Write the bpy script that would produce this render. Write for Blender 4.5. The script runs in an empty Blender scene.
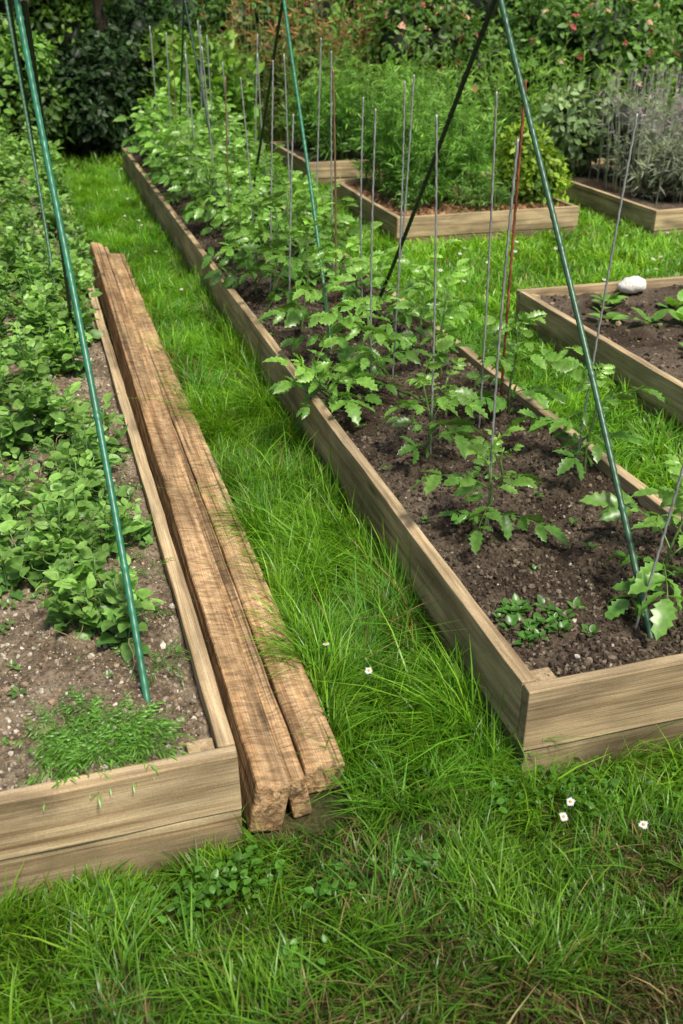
import bpy, math, numpy as np
from mathutils import Vector, Matrix
rng=np.random.default_rng(7)
scene=bpy.context.scene
R=math.radians
GZ=-.022

# ---------------------------------------------------------------- noise
_lat=np.random.default_rng(99).random((256,256))
def vnoise(x,y):
    xi=np.floor(x).astype(int); yi=np.floor(y).astype(int)
    fx=x-xi; fy=y-yi; fx=fx*fx*(3-2*fx); fy=fy*fy*(3-2*fy)
    g=lambda a,b:_lat[a%256,b%256]
    return (g(xi,yi)*(1-fx)+g(xi+1,yi)*fx)*(1-fy)+(g(xi,yi+1)*(1-fx)+g(xi+1,yi+1)*fx)*fy
def fbm(x,y,s,o=4):
    x=np.asarray(x,float)*s+17.3; y=np.asarray(y,float)*s+5.7; v=0;a=.5
    for i in range(o):
        v=v+a*vnoise(x,y); x=x*2.03+3.1; y=y*2.03+1.7; a*=.5
    return v/(1-.5**o)

# ---------------------------------------------------------------- mesh builder
class MB:
    def __init__(s): s.V=[];s.C=[];s.Q=[];s.T=[];s.QM=[];s.TM=[];s.n=0
    def add(s,v,q=None,t=None,col=(1,1,1),mat=0):
        v=np.asarray(v,float).reshape(-1,3); c=np.empty((len(v),3)); c[:]=col
        s.V.append(v);s.C.append(c)
        if q is not None and len(q): q=np.asarray(q,int).reshape(-1,4);s.Q.append(q+s.n);s.QM.append(np.full(len(q),mat))
        if t is not None and len(t): t=np.asarray(t,int).reshape(-1,3);s.T.append(t+s.n);s.TM.append(np.full(len(t),mat))
        s.n+=len(v)
    def many(s,tpl,M,P,S,col,mat=0):
        v,q,t,tc=tpl; k=len(P); n=len(v)
        if k==0: return
        S=np.asarray(S,float); S=S.reshape(k,-1)
        vv=v[None]*S[:,None,:]
        w=np.einsum('kij,knj->kni',M,vv)+P[:,None]
        c=np.asarray(col)[:,None,:]*tc[None,:,None]
        off=(np.arange(k)*n)[:,None,None]
        qq=(q[None]+off).reshape(-1,4) if len(q) else None
        tt=(t[None]+off).reshape(-1,3) if len(t) else None
        s.add(w.reshape(-1,3),qq,tt,c.reshape(-1,3),mat)
    def build(s,name,mats,smooth=True,parent=None):
        V=np.concatenate(s.V);C=np.concatenate(s.C)
        nq=sum(len(a) for a in s.Q);nt=sum(len(a) for a in s.T)
        parts=[];m=[]
        if nq: parts.append(np.concatenate(s.Q).ravel()); m.append(np.concatenate(s.QM))
        if nt: parts.append(np.concatenate(s.T).ravel()); m.append(np.concatenate(s.TM))
        L=np.concatenate(parts); m=np.concatenate(m)
        tot=np.concatenate([np.full(nq,4),np.full(nt,3)]); st=np.concatenate([[0],np.cumsum(tot)[:-1]])
        me=bpy.data.meshes.new(name)
        me.vertices.add(len(V));me.loops.add(len(L));me.polygons.add(len(tot))
        me.vertices.foreach_set('co',V.astype(np.float32).ravel())
        me.loops.foreach_set('vertex_index',L.astype(np.int32))
        me.polygons.foreach_set('loop_start',st.astype(np.int32))
        me.polygons.foreach_set('loop_total',tot.astype(np.int32))
        me.polygons.foreach_set('material_index',m.astype(np.int32))
        me.polygons.foreach_set('use_smooth',np.full(len(tot),smooth))
        me.update(calc_edges=True)
        a=me.color_attributes.new('Col','FLOAT_COLOR','POINT')
        a.data.foreach_set('color',np.concatenate([C,np.ones((len(C),1))],1).astype(np.float32).ravel())
        for x in (mats if isinstance(mats,(list,tuple)) else [mats]): me.materials.append(x)
        ob=bpy.data.objects.new(name,me);scene.collection.objects.link(ob)
        if parent: ob.parent=parent
        return ob

def nrm(a): return a/np.maximum(np.linalg.norm(a,axis=-1,keepdims=True),1e-9)
def basis(Y,N):
    Y=nrm(np.asarray(Y,float)); X=nrm(np.cross(Y,N)); Z=np.cross(X,Y)
    return np.stack([X,Y,Z],-1)
def rdir(k,up=0):
    d=rng.normal(size=(k,3)); d[:,2]+=up; return nrm(d)

def leaf_t(w=.5,n=6,fold=.2,droop=.25,serr=0,peak=.8,wave=0):
    v=[];c=[]
    for i in range(n+1):
        t=i/n; ww=w/2*(math.sin(math.pi*min(1,t**peak*1.0))**.75 if 0<t<1 else 0.02)
        if serr and 0<i<n: ww*=(1+serr) if i%2 else (1-serr)
        back=.05*serr/.28 if (serr and i%2 and i<n) else 0
        z=-droop*t*t
        v+=[(-ww,t+back,z+fold*ww+wave*math.sin(i*2.1)),(0,t,z),(ww,t+back,z+fold*ww-wave*math.sin(i*2.1+1))]
        c+=[1.0,.85 if w>.3 else 1,1.0]
    q=[]
    for i in range(n):
        b=i*3;q+=[(b,b+1,b+4,b+3),(b+1,b+2,b+5,b+4)]
    return np.array(v,float),np.array(q),np.zeros((0,3),int),np.array(c)
def merge(tpls,xf):
    V=[];Q=[];T=[];C=[];n=0
    for (v,q,t,c),(M,p,s) in zip(tpls,xf):
        V.append((v*s)@np.asarray(M).T+p);Q.append(q+n);T.append(t+n);C.append(c);n+=len(v)
    return np.concatenate(V),np.concatenate(Q),np.concatenate(T),np.concatenate(C)
def tube(mb,pts,rad,ns=6,col=(1,1,1),mat=0):
    pts=np.asarray(pts,float);k=len(pts);rad=np.broadcast_to(rad,(k,))
    d=np.gradient(pts,axis=0);d=nrm(d)
    ref=np.array([1.0,.13,0]) if abs(d[0][0])<.8 else np.array([0,1.0,.1])
    X=nrm(np.cross(d,ref));Y=np.cross(d,X)
    a=np.linspace(0,2*math.pi,ns,endpoint=False)
    v=pts[:,None]+rad[:,None,None]*(np.cos(a)[None,:,None]*X[:,None]+np.sin(a)[None,:,None]*Y[:,None])
    q=[]
    for i in range(k-1):
        for j in range(ns):
            j2=(j+1)%ns;q.append((i*ns+j,i*ns+j2,(i+1)*ns+j2,(i+1)*ns+j))
    vv=np.concatenate([v.reshape(-1,3),pts[-1:]]);t=[((k-1)*ns+j,(k-1)*ns+(j+1)%ns,k*ns) for j in range(ns)]
    mb.add(vv,q,t,col,mat)

def compound(seed,pairs=3,serr=.28,w=.55,n=7,ls=1.):
    r=np.random.default_rng(seed); T=[];X=[]
    bd=r.uniform(.45,.85)
    def pt(t): return np.array([0.05*math.sin(t*3+seed),t,.25*t-bd*t*t])
    m=MB();tube(m,[pt(t) for t in np.linspace(0,.85,6)],np.linspace(.013,.006,6),4)
    v=np.concatenate(m.V);T.append((v,np.concatenate(m.Q),np.concatenate(m.T),np.full(len(v),.9)));X.append((np.eye(3),0,1))
    ts=np.linspace(.3,.8,pairs)
    for i,t in enumerate(ts):
        for sd in (-1,1):
            ang=R(r.uniform(45,75)); L=ls*[.34,.42,.36,.32][i%4]*r.uniform(.75,1.15)
            Y=np.array([sd*math.sin(ang),math.cos(ang),r.uniform(-.8,0.1)])
            N=np.array([r.uniform(-.5,.5),r.uniform(-.5,.5),1.])
            M=basis(Y[None],N[None])[0]
            T.append(leaf_t(w*r.uniform(.8,1.15),n,.35,r.uniform(.1,.5),serr,.85,.02));X.append((M,pt(t+r.uniform(-.04,.04)),L))
    Y=np.array([r.uniform(-.2,.2),1,-.8]);M=basis(Y[None],np.array([[0,.3,1.]]))[0]
    T.append(leaf_t(w*1.1,n,.25,.35,serr,.85,.02));X.append((M,pt(.84),.42*ls))
    for tt in (.42,.62):
        for sd in (-1,1):
            Y=np.array([sd,.4,-.2]);M=basis(Y[None],np.array([[0,0,1.]]))[0]
            T.append(leaf_t(.5,4,.2,.2,0));X.append((M,pt(tt),.13))
    return merge(T,X)
TOM=[compound(i,3 if i%3 else 2,.2,.46,11,1.15) for i in range(8)]
LEAF=leaf_t(.5,3,.2,.2)
BROAD=leaf_t(.75,4,.15,.25,0,.75)
OVAL=leaf_t(.66,5,.3,.2,0,.8,.03)
NARROW=leaf_t(.13,3,.2,.35)

def ico_t():
    p=(1+5**.5)/2
    v=np.array([(-1,p,0),(1,p,0),(-1,-p,0),(1,-p,0),(0,-1,p),(0,1,p),(0,-1,-p),(0,1,-p),(p,0,-1),(p,0,1),(-p,0,-1),(-p,0,1)],float)/1.9
    t=np.array([(0,11,5),(0,5,1),(0,1,7),(0,7,10),(0,10,11),(1,5,9),(5,11,4),(11,10,2),(10,7,6),(7,1,8),(3,9,4),(3,4,2),(3,2,6),(3,6,8),(3,8,9),(4,9,5),(2,4,11),(6,2,10),(8,6,7),(9,8,1)])
    return v,t
def clod_t(seed):
    v,t=ico_t();r=np.random.default_rng(seed)
    v=v*(1+r.uniform(-.3,.3,(12,1)));return v,np.zeros((0,4),int),t,np.full(12,1.)
CLODS=[clod_t(i) for i in range(5)]

# ---------------------------------------------------------------- materials
def newmat(name):
    m=bpy.data.materials.new(name);m.use_nodes=True;n=m.node_tree.nodes;n.clear()
    return m,n,m.node_tree.links
def foliage(name,trans=.35,rough=.5,spec=.35,tint=(1.25,1.3,.6),nscale=60):
    m,n,l=newmat(name)
    o=n.new('ShaderNodeOutputMaterial');a=n.new('ShaderNodeAttribute');a.attribute_name='Col'
    src=a.outputs['Color']
    if nscale:
        tc=n.new('ShaderNodeTexCoord');no=n.new('ShaderNodeTexNoise');no.inputs['Scale'].default_value=nscale;no.inputs['Detail'].default_value=2
        l.new(tc.outputs['Object'],no.inputs['Vector'])
        mr=n.new('ShaderNodeMapRange');mr.inputs[1].default_value=.3;mr.inputs[2].default_value=.7;mr.inputs[3].default_value=.75;mr.inputs[4].default_value=1.25
        l.new(no.outputs['Fac'],mr.inputs[0])
        vm=n.new('ShaderNodeVectorMath');vm.operation='SCALE';l.new(src,vm.inputs[0]);l.new(mr.outputs[0],vm.inputs['Scale']);src=vm.outputs[0]
    p=n.new('ShaderNodeBsdfPrincipled');p.inputs['Roughness'].default_value=rough;p.inputs['Specular IOR Level'].default_value=spec
    l.new(src,p.inputs['Base Color'])
    t=n.new('ShaderNodeBsdfTranslucent');v2=n.new('ShaderNodeVectorMath');v2.operation='MULTIPLY';v2.inputs[1].default_value=tint
    l.new(src,v2.inputs[0]);l.new(v2.outputs[0],t.inputs['Color'])
    mx=n.new('ShaderNodeMixShader');mx.inputs[0].default_value=trans
    l.new(p.outputs[0],mx.inputs[1]);l.new(t.outputs[0],mx.inputs[2]);l.new(mx.outputs[0],o.inputs[0])
    return m
def wood(name,dark,mid,light,rough=.75,bump=.35,grainy=1.0,green=.25,saw=0.):
    m,n,l=newmat(name)
    o=n.new('ShaderNodeOutputMaterial');p=n.new('ShaderNodeBsdfPrincipled');p.inputs['Roughness'].default_value=rough;p.inputs['Specular IOR Level'].default_value=.25
    l.new(p.outputs[0],o.inputs[0])
    tc=n.new('ShaderNodeTexCoord');oi=n.new('ShaderNodeObjectInfo')
    ml=n.new('ShaderNodeMath');ml.operation='MULTIPLY';ml.inputs[1].default_value=37.0;l.new(oi.outputs['Random'],ml.inputs[0])
    ad=n.new('ShaderNodeVectorMath');ad.operation='ADD';l.new(tc.outputs['Object'],ad.inputs[0]);l.new(ml.outputs[0],ad.inputs[1])
    def noise(sc,scale,det=6,dist=0):
        mp=n.new('ShaderNodeMapping');mp.inputs['Scale'].default_value=sc;l.new(ad.outputs[0],mp.inputs['Vector'])
        t=n.new('ShaderNodeTexNoise');t.inputs['Scale'].default_value=scale;t.inputs['Detail'].default_value=det;t.inputs['Distortion'].default_value=dist
        l.new(mp.outputs[0],t.inputs['Vector']);return t
    g=noise((.5,20,20),2.6,8,.4);f=noise((2.0,110,110),3,4);b=noise((1.5,4,4),2,6,.5);s=noise((1,1,1),220,3)
    cr=n.new('ShaderNodeValToRGB');cr.color_ramp.elements[0].position=.25;cr.color_ramp.elements[0].color=(*dark,1)
    cr.color_ramp.elements[1].position=.7;cr.color_ramp.elements[1].color=(*light,1)
    e=cr.color_ramp.elements.new(.43);e.color=(*mid,1)
    l.new(g.outputs['Fac'],cr.inputs[0])
    def mul(colsock,fac,lo,hi,a,bb):
        r=n.new('ShaderNodeMapRange');r.inputs[1].default_value=lo;r.inputs[2].default_value=hi;r.inputs[3].default_value=a;r.inputs[4].default_value=bb
        l.new(fac,r.inputs[0]);v=n.new('ShaderNodeVectorMath');v.operation='SCALE';l.new(colsock,v.inputs[0]);l.new(r.outputs[0],v.inputs['Scale']);return v.outputs[0]
    c=mul(cr.outputs[0],f.outputs['Fac'],.35,.65,.72,1.15)
    c=mul(c,b.outputs['Fac'],.3,.62,.5,1.15)
    c=mul(c,s.outputs['Fac'],.3,.7,.85,1.12)
    c=mul(c,oi.outputs['Random'],0,1,.85,1.12)
    hs=None
    if saw:
        hs=noise((46,16,16),1.,5,1.4);c=mul(c,hs.outputs['Fac'],.36,.58,.6,1.08)
        cr2=noise((.35,38,38),1.,3,.3);c=mul(c,cr2.outputs['Fac'],.34,.40,.35,1)
    mp=n.new('ShaderNodeMapping');mp.inputs['Scale'].default_value=(1.6,8,8);l.new(ad.outputs[0],mp.inputs['Vector'])
    vo=n.new('ShaderNodeTexVoronoi');vo.inputs['Scale'].default_value=1.0;l.new(mp.outputs[0],vo.inputs['Vector'])
    c=mul(c,vo.outputs['Distance'],.04,.12,.4,1)
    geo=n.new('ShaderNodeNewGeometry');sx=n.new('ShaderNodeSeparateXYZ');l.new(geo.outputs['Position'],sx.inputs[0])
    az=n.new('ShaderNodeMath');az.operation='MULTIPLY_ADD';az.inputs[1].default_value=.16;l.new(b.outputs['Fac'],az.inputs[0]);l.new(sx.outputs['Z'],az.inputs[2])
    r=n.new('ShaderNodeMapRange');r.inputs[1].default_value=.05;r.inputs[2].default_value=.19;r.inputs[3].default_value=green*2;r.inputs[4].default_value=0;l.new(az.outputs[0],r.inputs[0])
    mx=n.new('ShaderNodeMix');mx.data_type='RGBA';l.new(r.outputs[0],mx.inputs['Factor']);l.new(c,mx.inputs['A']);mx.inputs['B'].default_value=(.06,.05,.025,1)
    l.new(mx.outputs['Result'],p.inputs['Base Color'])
    bm=n.new('ShaderNodeBump');bm.inputs['Strength'].default_value=bump;bm.inputs['Distance'].default_value=.004*grainy
    su=n.new('ShaderNodeMath');su.operation='MULTIPLY_ADD';su.inputs[1].default_value=.7
    l.new((hs or f).outputs['Fac'],su.inputs[0]);l.new(g.outputs['Fac'],su.inputs[2]);l.new(su.outputs[0],bm.inputs['Height']);l.new(bm.outputs[0],p.inputs['Normal'])
    return m
def earth(name,c1,c2,c3,bump=.8,patch=2.5,spk=.6):
    m,n,l=newmat(name)
    o=n.new('ShaderNodeOutputMaterial');p=n.new('ShaderNodeBsdfPrincipled');p.inputs['Roughness'].default_value=.95;p.inputs['Specular IOR Level'].default_value=.15
    l.new(p.outputs[0],o.inputs[0]);tc=n.new('ShaderNodeTexCoord')
    def noise(sc,det=6):
        t=n.new('ShaderNodeTexNoise');t.inputs['Scale'].default_value=sc;t.inputs['Detail'].default_value=det;t.inputs['Roughness'].default_value=.65;l.new(tc.outputs['Object'],t.inputs['Vector']);return t
    a=noise(patch,4);b=noise(85,8);
    cr=n.new('ShaderNodeValToRGB');cr.color_ramp.elements[0].position=.42;cr.color_ramp.elements[0].color=(*c1,1);cr.color_ramp.elements[1].position=.66;cr.color_ramp.elements[1].color=(*c2,1)
    l.new(a.outputs['Fac'],cr.inputs[0])
    r=n.new('ShaderNodeMapRange');r.inputs[1].default_value=.3;r.inputs[2].default_value=.7;r.inputs[3].default_value=.3;r.inputs[4].default_value=1.7;l.new(b.outputs['Fac'],r.inputs[0])
    v=n.new('ShaderNodeVectorMath');v.operation='SCALE';l.new(cr.outputs[0],v.inputs[0]);l.new(r.outputs[0],v.inputs['Scale'])
    vo=n.new('ShaderNodeTexVoronoi');vo.inputs['Scale'].default_value=130;l.new(tc.outputs['Object'],vo.inputs['Vector'])
    r2=n.new('ShaderNodeMapRange');r2.inputs[1].default_value=.1;r2.inputs[2].default_value=.2;r2.inputs[3].default_value=spk;r2.inputs[4].default_value=0;l.new(vo.outputs['Distance'],r2.inputs[0])
    mx=n.new('ShaderNodeMix');mx.data_type='RGBA';l.new(r2.outputs[0],mx.inputs['Factor']);l.new(v.outputs[0],mx.inputs['A']);mx.inputs['B'].default_value=(*c3,1)
    l.new(mx.outputs['Result'],p.inputs['Base Color'])
    bm=n.new('ShaderNodeBump');bm.inputs['Strength'].default_value=bump;bm.inputs['Distance'].default_value=.015;l.new(b.outputs['Fac'],bm.inputs['Height']);l.new(bm.outputs[0],p.inputs['Normal'])
    return m
def plain(name,rough=.8,spec=.3,nscale=40,var=.3,metal=0):
    m,n,l=newmat(name)
    o=n.new('ShaderNodeOutputMaterial');p=n.new('ShaderNodeBsdfPrincipled');p.inputs['Roughness'].default_value=rough;p.inputs['Specular IOR Level'].default_value=spec;p.inputs['Metallic'].default_value=metal
    l.new(p.outputs[0],o.inputs[0]);a=n.new('ShaderNodeAttribute');a.attribute_name='Col'
    tc=n.new('ShaderNodeTexCoord');t=n.new('ShaderNodeTexNoise');t.inputs['Scale'].default_value=nscale;t.inputs['Detail'].default_value=5;l.new(tc.outputs['Object'],t.inputs['Vector'])
    r=n.new('ShaderNodeMapRange');r.inputs[1].default_value=.3;r.inputs[2].default_value=.7;r.inputs[3].default_value=1-var;r.inputs[4].default_value=1+var;l.new(t.outputs['Fac'],r.inputs[0])
    v=n.new('ShaderNodeVectorMath');v.operation='SCALE';l.new(a.outputs['Color'],v.inputs[0]);l.new(r.outputs[0],v.inputs['Scale']);l.new(v.outputs[0],p.inputs['Base Color'])
    return m
M_leaf=foliage('leaf_tomato',.36,.34,.55)
M_pea=foliage('leaf_pea',.4,.40,.5)
M_grass=foliage('grass_blade',.48,.38,.5,(1.4,1.3,.4),0)
M_bush=foliage('leaf_shrub',.3,.48,.4,nscale=0)
M_petal=foliage('petal',.3,.6,.2,(1,1,1),0)
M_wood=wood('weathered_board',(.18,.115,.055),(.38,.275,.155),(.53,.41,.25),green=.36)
M_beam=wood('old_rough_beam',(.20,.10,.042),(.40,.245,.12),(.56,.38,.215),.85,1.,2.6,green=.03,saw=1.)
M_soil=earth('dark_soil',(.042,.029,.019),(.13,.10,.072),(.15,.12,.09),spk=.4)
M_sand=earth('dry_soil',(.12,.088,.058),(.28,.22,.155),(.42,.36,.27),patch=5)
M_ground=earth('turf_soil',(.03,.045,.012),(.085,.065,.03),(.05,.06,.02),patch=3)
M_crumb=plain('soil_crumb',.95,.1,90,.35)
M_plastic=plain('coated_pole',.38,.5,25,.25)
M_metal=plain('galvanised_rod',.5,.5,30,.25,.35)
M_bark=plain('bark',.9,.2,14,.5)

# ---------------------------------------------------------------- ground
mb=MB();mb.add([(-120,-60,GZ),(120,-60,GZ),(120,180,GZ),(-120,180,GZ)],[(0,1,2,3)])
mb.build('ground',M_ground,False)

# ---------------------------------------------------------------- boards and beds
def board(name,p0,p1,w,h,mat,parent=None,jit=.0012,bev=.003,roll=0,seed=0,step=.12):
    r=np.random.default_rng(seed+int(abs(p0[0])*1000)+int(abs(p1[1])*77)+int(h*1e4))
    p0=Vector(p0);p1=Vector(p1);d=p1-p0;L=d.length;n=max(1,int(L/step))
    V=[];
    wob=np.cumsum(r.normal(0,jit*.5,(n+1,2)),0);wob-=np.linspace(0,1,n+1)[:,None]*wob[-1]
    for i in range(n+1):
        x=-L/2+L*i/n
        for (a,b) in ((-1,-1),(1,-1),(1,1),(-1,1)):
            V.append((x+(r.normal(0,jit*1.5) if i in(0,n) else 0),a*w/2+wob[i,0]+r.normal(0,jit*.6),b*h/2+wob[i,1]*.6+r.normal(0,jit*.6)))
    F=[(3,2,1,0),tuple(4*n+k for k in (0,1,2,3))]
    for i in range(n):
        for k in range(4):
            k2=(k+1)%4;F.append((4*i+k,4*i+k2,4*i+4+k2,4*i+4+k))
    me=bpy.data.meshes.new(name);me.from_pydata(V,[],F);me.update()
    me.materials.append(mat)
    ob=bpy.data.objects.new(name,me);scene.collection.objects.link(ob)
    q=d.to_track_quat('X','Z');ob.rotation_mode='QUATERNION'
    ob.rotation_quaternion=q@Matrix.Rotation(roll,4,'X').to_quaternion()
    ob.location=(p0+p1)/2
    b=ob.modifiers.new('b','BEVEL');b.width=bev;b.segments=2;b.limit_method='ANGLE';b.angle_limit=R(40)
    if parent: ob.parent=parent
    return ob
def soil_h(X,Y,z,furrow,amp=.03):
    Z=z+(fbm(X,Y,4)-.5)*amp*1.6+(fbm(X,Y,28,3)-.5)*amp*.9+(fbm(X,Y,90,2)-.5)*amp*.4
    for fx,am,wd in (furrow or []): Z=Z+am*np.exp(-((X-fx-(fbm(X*0,Y,1.2)-.5)*.1)/wd)**2)
    return Z
def soil_sheet(parent,x0,x1,y0,y1,z,res,mat,furrow=None):
    nx=max(2,int((x1-x0)/res));ny=max(2,int((y1-y0)/res))
    X,Y=np.meshgrid(np.linspace(x0,x1,nx+1),np.linspace(y0,y1,ny+1))
    Z=soil_h(X,Y,z,furrow)
    i=np.arange(nx*ny);a=(i//nx)*(nx+1)+i%nx
    mb=MB();mb.add(np.stack([X,Y,Z],-1).reshape(-1,3),np.stack([a,a+1,a+nx+2,a+nx+1],1))
    mb.build('soil',mat,True,parent)
def crumbs(parent,name,n,x0,x1,y0,y1,z,smin,smax,cols,pw=3,furrow=None):
    mb=MB()
    for k,t in enumerate(CLODS):
        m=n//5;x=rng.uniform(x0,x1,m);y=y0+(y1-y0)*rng.random(m)**1.6
        s=smin+(smax-smin)*rng.random(m)**pw
        zz=soil_h(x,y,z,furrow)+s*.15
        M=basis(rdir(m),rdir(m))
        c=np.array(cols)[rng.integers(0,len(cols),m)]*rng.uniform(.7,1.3,(m,1))
        mb.many(t,M,np.stack([x,y,zz],1),np.stack([s,s*.8,s*.7],1),c)
    mb.build(name,M_crumb,False,parent)
def bed(x0,x1,y0,y1,h,mat_soil,res,top=.15,th=.038,furrow=None,soil_drop=.042):
    e=bpy.data.objects.new('raised_garden_bed',None);scene.collection.objects.link(e)
    zt=h-top/2;lb=h-top-.004;zl=(lb-.06)/2;hl=lb+.06
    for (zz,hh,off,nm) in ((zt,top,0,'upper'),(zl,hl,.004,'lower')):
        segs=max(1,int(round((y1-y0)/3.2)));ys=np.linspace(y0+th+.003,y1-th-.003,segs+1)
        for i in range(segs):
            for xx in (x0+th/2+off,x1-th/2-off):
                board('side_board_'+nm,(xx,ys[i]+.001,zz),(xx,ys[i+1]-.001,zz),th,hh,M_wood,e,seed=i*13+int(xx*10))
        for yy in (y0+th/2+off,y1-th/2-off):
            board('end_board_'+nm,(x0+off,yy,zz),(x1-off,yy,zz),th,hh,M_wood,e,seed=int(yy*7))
    for xx in (x0+th+.032,x1-th-.032):
        for yy in (y0+th+.032,y1-th-.032):
            board('corner_post',(xx,yy,-.02),(xx,yy,h-.018),.058,.058,M_wood,e,seed=3,jit=.001,step=1)
    soil_sheet(e,x0+th+.001,x1-th-.001,y0+th+.001,y1-th-.001,h-soil_drop,res,mat_soil,furrow)
    return e
FL=[(.02,.02,.1)];FM=[(1.19,.026,.1),(1.4,-.022,.06),(1.58,.02,.08)]
bedL=bed(-.60,.265,1.634,10.9,.262,M_sand,.013,top=.150,furrow=FL,soil_drop=.038)
bedM=bed(.945,1.79,1.648,10.8,.265,M_soil,.011,top=.175,furrow=FM)
bed3=bed(2.53,4.05,1.7,5.03,.2,M_soil,.03,top=.15)
bed4=bed(2.55,4.03,7.07,8.8,.2,M_soil,.04,top=.15)
bed5=bed(2.58,4.03,9.75,11.3,.2,M_soil,.05,top=.15)
bed6=bed(4.5,6.5,6.75,9.2,.2,M_soil,.05,top=.15)
dk=[(.05,.036,.026),(.085,.065,.047),(.035,.026,.019),(.14,.11,.08)]
sd=[(.2,.155,.11),(.3,.25,.19),(.13,.1,.065),(.42,.38,.31),(.24,.17,.11)]
crumbs(bedM,'soil_crumbs',42000,.99,1.745,1.70,8,.223,.0015,.011,dk,4,FM)
crumbs(bedM,'pebbles',260,.99,1.745,1.70,6,.223,.003,.008,[(.3,.26,.2),(.4,.36,.3)],2,FM)
crumbs(bedL,'pebbles',20000,-.45,.22,1.68,8,.224,.002,.010,sd,4,FL)
crumbs(bed3,'soil_crumbs',4000,2.58,4.0,2.2,4.98,.158,.004,.02,dk+[(.2,.15,.1)])
crumbs(bed4,'wood_chip_mulch',3000,2.6,3.98,7.12,8.7,.16,.01,.035,[(.22,.12,.06),(.15,.08,.04),(.3,.19,.1)])

# white stone resting at the edge of a bed
import bmesh
bm=bmesh.new();bmesh.ops.create_icosphere(bm,subdivisions=3,radius=1)
for v in bm.verts:
    f=1+.25*(float(fbm(v.co.x*1.3+v.co.z,v.co.y*1.3,1.4,3))-.5)*2
    v.co=Vector((v.co.x*.085*f,v.co.y*.06*f,v.co.z*.045*f))
me=bpy.data.meshes.new('white_stone');bm.to_mesh(me);bm.free()
for p_ in me.polygons: p_.use_smooth=True
a_=me.color_attributes.new('Col','FLOAT_COLOR','POINT')
for d_ in a_.data: d_.color=(.6,.59,.55,1)
me.materials.append(M_crumb);ob=bpy.data.objects.new('white_stone',me);scene.collection.objects.link(ob);ob.location=(3.2,4.93,.20)

# ---------------------------------------------------------------- beams on the grass
def beam(x0,x1,y0,y1,z,w,h,roll,seed,jit=.0014):
    board('wooden_beam',(x0,y0,z),(x1,y1,z),w,h,M_beam,None,jit,.007,R(roll),seed,.09)
beam(.334,.385,1.672,7.25,.056,.080,.135,11,1)
beam(.409,.450,1.70,7.18,.044,.046,.120,-8,2)
beam(.489,.514,1.765,7.15,.022,.100,.080,5,3)

# ---------------------------------------------------------------- grass
def blades(mb,x,y,h,w,bend,col,z0=GZ):
    k=len(x);az=12.*fbm(x,y,5,2)+rng.normal(0,1.1,k);fa=az+rng.normal(math.pi/2,.5,k)
    dx=np.cos(az);dy=np.sin(az);wx=np.cos(fa);wy=np.sin(fa)
    lv=[0,.35,.7,1.];V=np.zeros((k,7,3));C=np.zeros((k,7,3));j=0
    for i,t in enumerate(lv):
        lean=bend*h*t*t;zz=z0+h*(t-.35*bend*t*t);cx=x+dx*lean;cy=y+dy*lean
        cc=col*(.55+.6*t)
        if i<3:
            ww=w*[.8,1,.7][i]/2
            V[:,j]=np.stack([cx-wx*ww,cy-wy*ww,zz],1);V[:,j+1]=np.stack([cx+wx*ww,cy+wy*ww,zz],1);C[:,j]=cc;C[:,j+1]=cc;j+=2
        else: V[:,6]=np.stack([cx,cy,zz],1);C[:,6]=cc
    o=(np.arange(k)*7)[:,None]
    q=np.concatenate([o+np.array([0,1,3,2]),o+np.array([2,3,5,4])]);t=o+np.array([4,5,6])
    mb.add(V.reshape(-1,3),q,t,C.reshape(-1,3))
beds=[(-.60,.265,1.634,10.9),(.945,1.79,1.648,10.8),(2.53,4.05,1.7,5.03),(2.55,4.03,7.07,8.8),(2.58,4.03,9.75,11.3),(4.5,6.5,6.75,9.2)]
def region(mb,x0,x1,y0,y1,dens,h,w,patchy=0.,dry=.08,br=1.,yel=0.):
    k=int((x1-x0)*(y1-y0)*dens);x=rng.uniform(x0,x1,k);y=rng.uniform(y0,y1,k)
    ok=np.ones(k,bool)
    for a,b,c,d in beds: ok&=~((x>a-.004)&(x<b+.004)&(y>c-.004)&(y<d+.004))
    ok&=~((x>.29)&(x<.55)&(y>1.70)&(y<7.2))
    n1=fbm(x,y,3.2);n2=fbm(x+9,y+3,9,3)
    if patchy: ok&=rng.random(k)<np.clip(1.25-patchy*np.clip((n1*.5+n2*.5-.45)*6,0,1),.2,1)
    bare=np.exp(-(((x-.69)/.08)**2+((y-1.57)/.05)**2));ok&=rng.random(k)>bare*.95
    x=x[ok];y=y[ok];n1=n1[ok];n2=n2[ok];k=len(x)
    hh=h*(.4+1.0*rng.random(k)**1.5)*np.clip(.1+1.9*n2,.35,1.8)
    ww=w*rng.uniform(.5,1.35,k);bend=rng.uniform(.1,1.4,k)
    A=np.array([.08,.23,.013]);B=np.array([.23,.42,.028]);D=np.array([.035,.13,.018])
    f=rng.random((k,1));c=A*(1-f)+B*f;g=np.clip((n1[:,None]-.45)*4+.3,0,1);c=c*(1-.5*g)+D*.5*g*1.5
    c=c*(1-yel)+np.array([.21,.26,.04])*yel
    dr=rng.random(k)<dry*(.4+4*(n1>.55));c[dr]=np.array([.32,.24,.10])*rng.uniform(.4,1.2,(dr.sum(),1))
    c*=rng.uniform(.55,1.3,(k,1))*br*(.7+.6*n2[:,None])
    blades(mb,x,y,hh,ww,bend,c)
g=MB()
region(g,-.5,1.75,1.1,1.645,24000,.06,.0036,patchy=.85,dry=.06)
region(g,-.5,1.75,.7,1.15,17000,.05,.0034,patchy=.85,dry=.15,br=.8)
region(g,-.5,1.75,.7,1.645,1500,.10,.004,dry=.07,br=1.05)
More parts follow.
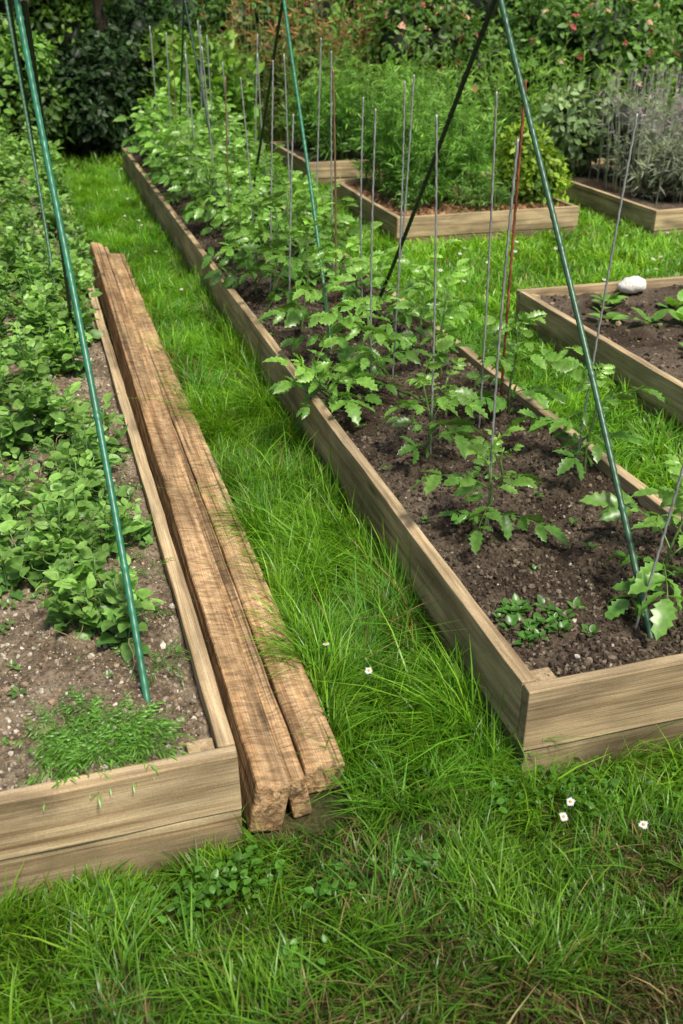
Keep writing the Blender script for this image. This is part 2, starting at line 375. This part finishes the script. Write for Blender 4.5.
region(g,-.5,1.9,.55,1.3,19000,.034,.003,patchy=.3,dry=.5,br=.7,yel=.35)
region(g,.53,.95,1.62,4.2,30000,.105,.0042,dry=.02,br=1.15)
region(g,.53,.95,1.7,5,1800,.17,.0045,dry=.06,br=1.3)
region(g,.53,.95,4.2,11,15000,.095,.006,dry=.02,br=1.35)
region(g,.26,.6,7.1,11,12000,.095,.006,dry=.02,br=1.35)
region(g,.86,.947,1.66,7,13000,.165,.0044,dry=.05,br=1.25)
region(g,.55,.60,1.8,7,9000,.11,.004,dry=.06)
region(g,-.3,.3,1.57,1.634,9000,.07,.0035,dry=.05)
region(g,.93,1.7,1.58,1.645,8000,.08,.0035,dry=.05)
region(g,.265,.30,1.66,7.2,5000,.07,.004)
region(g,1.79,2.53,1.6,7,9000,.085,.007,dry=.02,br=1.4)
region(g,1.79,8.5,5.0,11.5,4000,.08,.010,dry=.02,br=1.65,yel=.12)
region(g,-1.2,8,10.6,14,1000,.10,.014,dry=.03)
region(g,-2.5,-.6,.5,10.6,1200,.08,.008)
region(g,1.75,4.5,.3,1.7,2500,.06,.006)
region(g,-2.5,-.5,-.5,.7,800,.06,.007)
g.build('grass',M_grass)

mb=MB()
def weedpatch(cx,cy,rad,n,size,col,tpl=OVAL,zmax=.045):
    a=rng.uniform(0,6.28,n);r=rad*rng.random(n);p=np.stack([cx+r*np.cos(a)*1.5,cy+r*np.sin(a),rng.uniform(.0,zmax,n)],1)
    Y=rdir(n);Y[:,2]=np.abs(Y[:,2])*.4;N=rdir(n,2)
    mb.many(tpl,basis(Y,N),p,size*rng.uniform(.5,1.3,n),np.array(col)*rng.uniform(.6,1.3,(n,1)))
for (cx,cy,r,n) in ((.22,1.54,.07,150),(.12,1.5,.05,70),(.0,1.53,.06,70),(.62,1.45,.05,35),(1.05,1.57,.09,130),(1.35,1.53,.1,110),(.40,1.45,.05,35),(.87,1.6,.04,50),(.3,1.3,.05,30)):
    weedpatch(cx,cy,r,n,.02,(.11,.28,.035))
mb.build('clover',M_grass)

def daisy(x,y,z,s=.011,tilt=.3):
    m=MB();n=16;a=np.linspace(0,2*math.pi,n,endpoint=False)+rng.uniform(0,1)
    tube(m,[(x,y,GZ),(x+.003,y,z*.5),(x,y,z)],.0012,5,(.09,.2,.04),1)
    Y=np.stack([np.cos(a),np.sin(a),np.full(n,.15)],1);T=np.array([rng.uniform(-tilt,tilt),rng.uniform(-tilt,tilt)-.25,1.]);
    Mt=basis(np.array([[1.,0,-T[0]]]),T[None]);Y=Y@Mt[0].T
    m.many(leaf_t(.36,3,.1,.1),basis(Y,np.repeat(T[None],n,0)),np.repeat([[x,y,z]],n,0),s*rng.uniform(.8,1.1,n),np.full((n,3),.78))
    v,t=ico_t();m.add(v*s*np.array([.36,.36,.25])+np.array([x,y,z+s*.1]),None,t,(.7,.45,.03))
    m.build('daisy',[M_petal,M_grass])
for x,y,z in ((.954,1.459,.06),(.991,1.496,.06),(1.112,1.387,.06),(.680,2.02,.12),(.605,2.16,.125)): daisy(x,y,z,.0115,.5)
for i in range(46):
    x=rng.uniform(1.9,7) if i%2 else rng.uniform(2.6,6.5);y=rng.uniform(5.3,6.6) if i%3 else rng.uniform(4,11);
    if any(a-.05<x<b+.05 and c-.05<y<d+.05 for a,b,c,d in beds): continue
    daisy(x,y,.09,.015)
for i in range(8): daisy(rng.uniform(.6,.9),rng.uniform(5,10.5),.12,.012)

# ---------------------------------------------------------------- poles
def pole(mb,p0,p1,r,col,nub=.035):
    p0=np.array(p0,float);p1=np.array(p1,float);L=np.linalg.norm(p1-p0);n=int(L/nub)*4
    t=np.linspace(0,1,n+1);P=p0+(p1-p0)*t[:,None];P[:,0]+=.006*np.sin(t*5)
    rad=np.where(np.arange(n+1)%4==0,r*1.14,r);
    rad=np.where(np.arange(n+1)%44==0,r*1.35,rad)
    tube(mb,P,rad,10,col)
TEAL=(.022,.14,.075);GRN=(.03,.09,.045);DK=(.008,.025,.016)
def aframe(b0,b1,apex,c0,c1,r=.0085):
    mb=MB();b0=np.array(b0);b1=np.array(b1);apex=np.array(apex)
    e0=apex+(apex-b0)*.05;e1=apex+(apex-b1)*.05+np.array([.02,0,0])
    pole(mb,b0-[0,0,.05],e0,r,c0);pole(mb,b1-[0,0,.05]+np.array([.02,0,0]),e1,r,c1)
    a=np.linspace(0,25,60);tube(mb,np.stack([apex[0]+.01+.02*np.cos(a),apex[1]+.016*np.sin(a),apex[2]-.02+.0012*a],1),.0018,5,(.3,.25,.15))
    mb.build('bean_pole_frame',M_plastic)
aframe((1.39,1.82,.225),(1.52,4.68,.225),(1.462,3.2,1.715),GRN,DK)
aframe((1.22,4.2,.225),(1.40,7.1,.225),(1.37,5.6,1.71),TEAL,DK,.008)
aframe((1.35,7.5,.225),(1.38,10.2,.225),(1.37,8.9,1.7),DK,GRN,.008)
aframe((.106,1.88,.225),(.085,4.82,.225),(.042,3.22,1.68),TEAL,DK)
aframe((.06,5.1,.225),(.05,8.0,.225),(.02,6.5,1.7),GRN,DK,.008)

def stake(x,y,top,lx=0,ly=0,r=.0036,col=(.30,.31,.30),mat=None,wav=.0007,name='garden_stake'):
    mb=MB();n=120 if y<6 else 30;t=np.linspace(0,1,n);z0=.15;b=rng.uniform(-.012,.012)
    P=np.stack([x+lx*t+b*np.sin(t*3)+wav*np.sin(t*170),y+ly*t+wav*np.cos(t*170),z0+(top-z0)*t],1);tube(mb,P,r,6,col)
    mb.build(name,mat or M_metal)
stake(1.193,2.43,1.36);stake(1.222,2.99,1.36,-.03);stake(1.2,3.58,1.32)
stake(1.345,1.864,1.15,.13,.02);stake(1.66,2.76,1.37,.07,0)
RED=(.22,.07,.035)
stake(1.64,3.32,1.42,.0,0,.005,RED,M_bark,.001,'bamboo_cane');stake(1.50,3.2,1.40,-.02)
stake(1.40,3.9,1.38,.02)
for i,y in enumerate(np.arange(4.12,10.4,.55)):
    c=(.30,.31,.30) if i%4 else (.22,.13,.07)
    stake(1.18+rng.uniform(-.05,.05),y+rng.uniform(-.1,.1),1.38+rng.uniform(-.2,.08),rng.uniform(-.07,.07),0,.0042,c)
    stake(1.58+rng.uniform(-.05,.05),y+.2+rng.uniform(-.1,.1),1.38+rng.uniform(-.2,.08),rng.uniform(-.07,.07),0,.0042)

# ---------------------------------------------------------------- tomato plants
def tomato(x,y,h,nl=9,Lm=.17,lean=(0,0),z=.225,bright=1.):
    mb=MB();t=np.linspace(0,1,8);P=np.stack([x+lean[0]*t**1.5+.008*np.sin(t*7+x*9),y+lean[1]*t+.006*np.cos(t*5),z-.02+(h+.02)*t],1)
    tube(mb,P,np.linspace(.006,.003,8),6,(.16,.25,.08))
    az=rng.uniform(0,6.28)
    Ps=[];Ys=[];Ns=[];Ss=[];Cs=[];Ks=[]
    for i in range(nl):
        f=.15+.85*(i+.5)/nl;az+=2.4+rng.uniform(-.5,.5)
        p=np.array([np.interp(f,t,P[:,k]) for k in range(3)])
        el=R(26+45*f**3)+rng.uniform(-.2,.25);L=Lm*(1.2-.6*abs(f-.45)*1.6)*rng.uniform(.7,1.25)
        Y=np.array([math.cos(az)*math.cos(el),math.sin(az)*math.cos(el),math.sin(el)])
        N=np.array([-math.cos(az)*math.sin(el),-math.sin(az)*math.sin(el),math.cos(el)])+rng.normal(0,.25,3)
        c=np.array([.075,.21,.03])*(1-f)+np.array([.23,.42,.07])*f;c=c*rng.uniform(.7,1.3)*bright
        Ps.append(p);Ys.append(Y);Ns.append(N);Ss.append(L);Cs.append(c);Ks.append(rng.integers(0,8))
    Ps,Ys,Ns,Ss,Cs,Ks=map(np.array,(Ps,Ys,Ns,Ss,Cs,Ks));M=basis(Ys,Ns)
    for k in range(8):
        s=Ks==k
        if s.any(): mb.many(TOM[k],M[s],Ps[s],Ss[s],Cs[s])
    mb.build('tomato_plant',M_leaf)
for (x,y,h,n,L,ln) in ((1.18,2.42,.27,10,.16,(0,0)),(1.21,2.97,.33,10,.155,(-.03,0)),(1.49,1.98,.28,11,.165,(.05,0)),(1.69,2.15,.24,8,.15,(.02,0)),
    (1.68,2.72,.36,12,.165,(.0,0)),(1.66,3.28,.36,12,.165,(0,0)),(1.05,3.55,.14,13,.17,(-.1,0)),(1.20,3.62,.36,12,.165,(0,0)),
    (1.38,2.75,.13,6,.09,(0,0)),(1.56,3.75,.38,11,.165,(0,0)),(1.42,3.35,.16,6,.11,(0,0))):
    tomato(x,y,h,n,L,ln,bright=rng.uniform(.95,1.2))
for y in np.arange(4.08,10.7,.42):
    f=(y-4)/6
    for x in ((1.17,1.60) if y<5.2 else (1.15,1.38,1.62)):
        tomato(x+rng.uniform(-.05,.05),y+rng.uniform(-.1,.1),rng.uniform(.28,.5)+.08*f,int(11+4*f),rng.uniform(.15,.2)+.02*f,(rng.uniform(-.05,.05),0),bright=rng.uniform(.8,1.35))

def seedlings(name,x0,x1,y0,y1,n,z,size,col,tpl=OVAL,nl=5):
    mb=MB()
    for i in range(n):
        x=rng.uniform(x0,x1);y=rng.uniform(y0,y1);a=rng.uniform(0,6.28)+np.arange(nl)*2.4;el=rng.uniform(.3,1.0,nl)
        Y=np.stack([np.cos(a)*np.cos(el),np.sin(a)*np.cos(el),np.sin(el)],1);N=np.stack([-np.cos(a)*np.sin(el),-np.sin(a)*np.sin(el),np.cos(el)],1)
        mb.many(tpl,basis(Y,N),np.repeat([[x,y,z]],nl,0)+Y*size*.35,size*rng.uniform(.6,1.2,nl),np.array(col)*rng.uniform(.7,1.3,(nl,1)))
    mb.build(name,M_leaf)
seedlings('seedlings',1.03,1.24,1.84,2.03,26,.24,.028,(.09,.23,.035))
seedlings('seedlings',1.0,1.7,1.75,5.2,44,.232,.02,(.1,.22,.045))
seedlings('bean_seedlings',2.75,3.9,3.9,4.75,20,.165,.09,(.2,.42,.06),BROAD)
seedlings('bean_seedlings',2.7,3.9,2.6,3.9,18,.165,.08,(.17,.35,.06),BROAD)
FEATH=compound(40,4,.0,.16,3)
seedlings('carrot_seedlings',-.16,.10,1.70,1.84,55,.232,.06,(.14,.32,.04),FEATH,6)
seedlings('carrot_seedlings',-.12,.03,1.82,1.95,14,.232,.05,(.12,.28,.04),FEATH,5)
seedlings('carrot_seedlings',.08,.2,2.0,3.4,24,.228,.045,(.11,.25,.04),FEATH,5)
seedlings('weeds',-.25,.2,1.8,3.4,60,.23,.018,(.12,.28,.05))

# ---------------------------------------------------------------- peas
def peas(y0,y1,n,x0,x1,h0,h1,ls,spread=.1,bright=1.,XMAX=.19,dead=0):
    mb=MB();P=[];Y=[];N=[];S=[];C=[];cx=None
    for i in range(n):
        if cx is None or i%3==0:
            cx=min(rng.normal((x0+x1)/2,(x1-x0)/2.2),x1+.03);cy=rng.uniform(y0,y1);ch=rng.uniform(h0,h1)
        x=min(cx+rng.normal(0,.02),x1+.04);y=cy+rng.normal(0,.03);h=ch*rng.uniform(.7,1.1);az=rng.uniform(0,6.28);ln=rng.uniform(0,spread)
        lx,ly=math.cos(az)*ln,math.sin(az)*ln
        if x+lx>XMAX-.03: lx=-abs(lx)
        t=np.linspace(0,1,6)
        tube(mb,np.stack([x+lx*t**1.4,y+ly*t**1.4,.215+h*t-.3*ln*t*t],1),.002,4,(.2,.34,.12))
        nn=int(h/.045)+2;pb=rng.uniform(.75,1.25)
        for j in range(nn):
            f=(j+.6)/nn;p=np.array([x+lx*f**1.4,y+ly*f**1.4,.215+h*f-.3*ln*f*f]);a=rng.uniform(0,6.28)
            for sdn in range(4):
                aa=a+(sdn%2)*math.pi+(0 if sdn<2 else .7)+rng.normal(0,.35);el=rng.uniform(-.2,.9)
                yv=np.array([math.cos(aa)*math.cos(el),math.sin(aa)*math.cos(el),math.sin(el)])
                P.append(p+yv*(0.005 if sdn<2 else .03));Y.append(yv);N.append(np.array([0,0,1])+rng.normal(0,.5,3));S.append(ls*rng.uniform(.5,1.3)*(1-.35*f))
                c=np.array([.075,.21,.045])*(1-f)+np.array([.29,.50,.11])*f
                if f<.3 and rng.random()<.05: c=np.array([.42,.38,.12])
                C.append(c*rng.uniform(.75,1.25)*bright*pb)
        if rng.random()<.6:
            tt=np.linspace(0,1,12);tp=np.array([x+lx,y+ly,.215+h-.3*ln]);tube(mb,tp+np.stack([.07*tt*math.cos(az)+.012*np.sin(tt*12),.07*tt*math.sin(az)+.012*np.cos(tt*12),.05*tt],1),.0009,3,(.28,.42,.15))
    for i in range(dead):
        x=rng.uniform(x0,x1+.05);y=rng.uniform(y0,y1);a=rng.uniform(0,6.28);tt=np.linspace(0,1,8);L=rng.uniform(.06,.16)
        tube(mb,np.stack([x+L*tt*math.cos(a)+.01*np.sin(tt*9),y+L*tt*math.sin(a),.24+.09*np.sin(tt*2.6)],1),.0013,4,(.42,.33,.19))
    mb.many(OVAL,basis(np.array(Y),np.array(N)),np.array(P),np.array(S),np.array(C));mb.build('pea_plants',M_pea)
peas(2.0,2.6,27,-.09,.05,.08,.21,.062,.09,dead=10)
peas(2.5,3.4,42,-.12,.06,.12,.27,.06,.1,dead=14)
peas(2.2,3.6,15,.12,.18,.05,.14,.045,.08,XMAX=.27)
peas(2.6,3.6,18,-.34,-.22,.1,.24,.058,.1)
peas(3.3,4.6,60,-.2,.13,.14,.3,.062,.1,XMAX=.22,dead=12)
peas(4.0,6.5,45,-.5,-.25,.15,.3,.065)
peas(4.5,7.5,125,-.22,.2,.18,.34,.066,XMAX=.26)
peas(7.3,10.8,130,-.35,.2,.2,.4,.075,XMAX=.27)

# ---------------------------------------------------------------- background plants
def bush(name,c,r,n,ls,A,B,lobes=14,tpl=LEAF,flowers=None,up=.3,core=(.010,.018,.005),mat=None):
    mb=MB();c=np.array(c,float);r=np.array(r,float);A=np.array(A);B=np.array(B)
    d=rdir(lobes,.25);lc=c+d*r*rng.uniform(.35,.72,(lobes,1));lc[:,2]=np.maximum(lc[:,2],.15)
    lr=rng.uniform(.22,.5,lobes)*r.mean();lb=rng.uniform(.55,1.45,lobes)
    v,t=ico_t()
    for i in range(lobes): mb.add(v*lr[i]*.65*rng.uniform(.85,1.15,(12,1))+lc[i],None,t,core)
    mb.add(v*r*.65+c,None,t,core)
    k=rng.integers(0,lobes,n);dd=rdir(n,up);rad=lr[k]*rng.uniform(.72,1.3,n)
    p=lc[k]+dd*rad[:,None];ok=p[:,2]>.02;p=p[ok];dd=dd[ok];k=k[ok];n=len(p)
    Y=nrm(dd*.5+rdir(n)*.8+np.array([0,0,-.15]));N=dd+rdir(n)*.6+np.array([0,0,.4])
    f=rng.random((n,1));col=(A*(1-f)+B*f)*lb[k][:,None]*rng.uniform(.7,1.3,(n,1))
    mb.many(tpl,basis(Y,N),p,ls*rng.uniform(.6,1.3,n),col)
    if flowers:
        nf,fs,fc=flowers;k=rng.integers(0,lobes,nf);dd=rdir(nf,.6);dd[:,1]-=.4;dd=nrm(dd);p=lc[k]+dd*lr[k][:,None]*1.12
        fc=np.array(fc);cc=fc[rng.integers(0,len(fc),nf)]
        for q in range(9):
            a=q*2.4;ref=nrm(np.cross(dd,np.array([.1,.2,1.])));r2=np.cross(dd,ref);Yq=nrm(ref*math.cos(a)+r2*math.sin(a)+dd*(.25+.1*q))
            mb.many(BROAD,basis(Yq,dd-Yq*.2),p,fs*rng.uniform(.7,1.2,nf)*(1-.04*q),cc*rng.uniform(.8,1.1,(nf,1)),1)
    return mb.build(name,[mat or M_bush,M_petal])
def stems(name,x0,x1,y0,y1,n,h0,h1,ls,col,tipcol,z=0,nl=26,tpl=NARROW,spread=.12):
    mb=MB();P=[];Y=[];N=[];S=[];C=[];col=np.array(col);tipcol=np.array(tipcol)
    for i in range(n):
        x=rng.uniform(x0,x1);y=rng.uniform(y0,y1);h=rng.uniform(h0,h1);a=rng.uniform(0,6.28);l=rng.uniform(0,spread)
        tube(mb,[(x,y,z+GZ),(x+l*.3*math.cos(a),y+l*.3*math.sin(a),z+h*.5),(x+l*math.cos(a),y+l*math.sin(a),z+h)],[.005,.004,.002],4,col*.8)
        f=rng.uniform(.12,1.0,nl);aa=rng.uniform(0,6.28,nl);el=rng.uniform(.1,1.1,nl)
        yv=np.stack([np.cos(aa)*np.cos(el),np.sin(aa)*np.cos(el),np.sin(el)],1)
        P.append(np.stack([x+l*f**1.5*math.cos(a),y+l*f**1.5*math.sin(a),z+h*f],1));Y.append(yv);N.append(rdir(nl,1.));S.append(ls*rng.uniform(.6,1.3,nl)*(1.2-.5*f))
        ff=(f[:,None]>.72)*1.;C.append((col*(1-ff)+tipcol*ff)*rng.uniform(.65,1.35,(nl,1))*rng.uniform(.7,1.3))
    mb.many(tpl,basis(np.concatenate(Y),np.concatenate(N)),np.concatenate(P),np.concatenate(S),np.concatenate(C));return mb.build(name,M_bush)

G1=(.065,.16,.025);G2=(.17,.32,.05);D1=(.012,.032,.008);D2=(.035,.08,.018);Y1=(.22,.38,.04)
PINK=[(.65,.27,.2),(.8,.5,.33),(.55,.14,.12),(.8,.6,.45)]
stems('cosmos_plants',2.75,3.35,7.4,8.6,90,.45,.95,.15,(.13,.30,.035),(.21,.42,.055),.18,28,FEATH,.2)
bush('parsley_plant',(3.86,7.52,.44),(.42,.36,.3),3800,.06,(.27,.46,.035),(.42,.60,.06),14,core=(.04,.10,.01),up=.7)
stems('herb_plants',2.7,3.9,7.2,7.5,16,.15,.35,.1,(.13,.27,.05),(.16,.33,.06),.18,16,FEATH)
stems('vegetable_plants',2.8,3.9,9.9,11.2,75,.4,.9,.2,(.11,.26,.035),(.17,.34,.04),.18,26,FEATH)
def lav(x,y,rr,h):
    bush('lavender_plant',(x,y,.2+h*.4),(rr,rr,h*.55),3000,.075,(.20,.26,.15),(.38,.40,.30),12,NARROW,up=.8,core=(.06,.07,.045))
lav(4.95,7.3,.36,.42);lav(5.55,7.2,.35,.5);lav(6.15,7.4,.38,.5)
lav(5.3,8.3,.5,.75);lav(6.1,8.4,.5,.8)
stems('lavender_flowers',4.75,6.3,7.0,8.6,300,.45,.98,.06,(.24,.29,.18),(.50,.30,.50),.18,18,NARROW)
bush('sage_plant',(4.85,8.7,.6),(.4,.4,.5),3500,.09,(.16,.26,.1),(.28,.38,.16),12)
for (x,y,rx,h) in ((6.2,11.2,1.3,1.5),(8.2,10.6,1.3,1.5),(4.6,12.2,1.1,1.5),(9.6,8.8,1.3,1.6),(7.2,12.8,1.5,1.9)):
    bush('rose_bush',(x,y,h*.5),(rx,.9,h*.68),7500,.10,G1,G2,22,LEAF,(90,.05,PINK))
for (x,y) in ((7.6,8.4),(8.3,7.2)):
    bush('shrub',(x,y,.5),(.8,.8,.6),5000,.09,(.07,.15,.04),(.14,.24,.06),14)
stems('dock_plants',2.3,5.2,11.6,13.0,170,1.1,1.75,.11,(.16,.22,.05),(.42,.17,.07),0,40,NARROW,.25)
stems('goldenrod_plants',3.6,6.6,9.9,11.0,140,.5,1.25,.14,(.14,.29,.04),(.22,.38,.05),0,34,NARROW,.2)
stems('tall_perennials',1.6,2.5,11.2,12.2,70,.5,1.3,.17,(.13,.28,.035),(.2,.36,.05),0,30,LEAF,.2)
bush('shrub',(3.2,13.5,.8),(1.3,.8,1.1),8000,.11,G1,G2,20)
bush('shrub',(2.0,12.9,.6),(.75,.6,.75),5000,.1,(.06,.15,.025),Y1,16)
for (x,y,rx,h,a,b) in ((.75,12.3,.65,1.1,D1,D2),(.0,12.1,.7,1.3,G1,G2),(1.5,13.4,.9,1.5,D1,D2),(-.9,12.6,.9,1.5,D2,G2),(.6,14.2,1.2,1.9,G1,Y1),(2.4,15.2,1.3,1.9,D2,G1),(-1.6,14.5,1.4,2.0,D2,G1)):  # darkest shrubs: deep shade of the back corner put into leaf colour
    bush('shrub',(x,y,h*.5),(rx,.7,h*.66),7000,.10,a,b,18)
def hedge(x0,x1,y,h,n):
    mb=MB();L=x1-x0;v,t=ico_t();m=int(L/.55)
    for i in range(m):
        for zz in (.5,1.4,h-.5):
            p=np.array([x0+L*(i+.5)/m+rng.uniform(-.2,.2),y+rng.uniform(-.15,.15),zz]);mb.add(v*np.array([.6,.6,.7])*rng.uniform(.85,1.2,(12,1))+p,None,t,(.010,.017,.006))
    x=rng.uniform(x0,x1,n);z=rng.uniform(.02,h+.1,n);yy=y-.55+.45*(fbm(x,z,1.3)-.5)+rng.uniform(-.1,.25,n)
    top=rng.random(n)<.2;z[top]=h+rng.uniform(-.15,.2,top.sum());yy[top]=y+rng.uniform(-.6,.6,top.sum())
    dd=rdir(n);dd[:,1]-=.9;f=rng.random((n,1));sh=np.clip(fbm(x,z,2.2)*2.2-.4,.25,1.8)[:,None]
    col=(np.array(D2)*(1-f)+np.array((.10,.19,.04))*f)*sh
    mb.many(LEAF,basis(rdir(n),dd),np.stack([x,yy,z],1),.11*rng.uniform(.6,1.3,n),col);mb.build('hedge',M_bush)
hedge(-9,16,16.5,2.6,34000)
def tree(x,y,h,tr,seed):
    mb=MB();t=np.linspace(0,1,9);P=np.stack([x+.12*np.sin(t*3+seed),y+.1*np.cos(t*2.5),h*t+GZ],1)
    tube(mb,P,tr*(1.15-.75*t)*np.where(t==0,1.35,1),12,(.045,.034,.024),0)
    tips=[]
    for i in range(10):
        f=.5+.5*i/10;p=np.array([np.interp(f,t,P[:,k]) for k in range(3)]);a=i*2.4+seed;L=h*.34*rng.uniform(.7,1.1)
        e=p+np.array([math.cos(a)*L,math.sin(a)*L,L*.55]);mdl=(p+e)/2+np.array([0,0,-.08*L]);tube(mb,[p,mdl,e],[tr*.42,tr*.25,tr*.08],7,(.045,.034,.024),0);tips+=[e,mdl+np.array([0,0,.25])]
    tips=np.array(tips);n=8000;k=rng.integers(0,len(tips),n);dd=rdir(n)
    p=tips[k]+dd*rng.uniform(.15,.75,(n,1))*h*.14;f=rng.random((n,1))
    mb.many(LEAF,basis(rdir(n),rdir(n,.8)),p,.12*rng.uniform(.6,1.3,n),(np.array(D2)*(1-f)+np.array(G2)*f)*rng.uniform(.6,1.3,(n,1)),1)
    mb.build('tree',[M_bark,M_bush])
tree(.95,13.3,4.8,.07,1);tree(-.35,13.6,4.5,.09,2);tree(6,17.8,6,.16,4);tree(-4.5,14,5,.14,5)

# ---------------------------------------------------------------- light
w=bpy.data.worlds.new('World');scene.world=w;w.use_nodes=True;nt=w.node_tree
sky=nt.nodes.new('ShaderNodeTexSky');sky.sky_type='NISHITA';sky.sun_disc=False
EL,AZ=60,165   # azimuth clockwise from +Y
sky.sun_elevation=R(EL);sky.sun_rotation=R(AZ);sky.dust_density=4;sky.ozone_density=.5
bg=nt.nodes['Background'];bg.inputs[1].default_value=.125;nt.links.new(sky.outputs[0],bg.inputs[0])
sun=bpy.data.lights.new('sun','SUN');sun.energy=5;sun.angle=R(10);sun.color=(1,.96,.84)
so=bpy.data.objects.new('sun',sun);scene.collection.objects.link(so)
d=Vector((math.sin(R(AZ))*math.cos(R(EL)),math.cos(R(AZ))*math.cos(R(EL)),math.sin(R(EL))))
so.rotation_euler=d.to_track_quat('Z','Y').to_euler();so.location=d*20

cam=bpy.data.cameras.new('camera');co=bpy.data.objects.new('camera',cam);scene.collection.objects.link(co)
co.location=(0,0,1.7);co.rotation_euler=(R(90-27.6),0,R(-16.7))
cam.sensor_fit='VERTICAL';cam.sensor_height=36;cam.lens=35.37;cam.clip_end=400
cam.dof.use_dof=True;cam.dof.focus_distance=3.0;cam.dof.aperture_fstop=4.5
scene.camera=co
scene.view_settings.view_transform='Standard';scene.view_settings.look='None';scene.view_settings.exposure=0
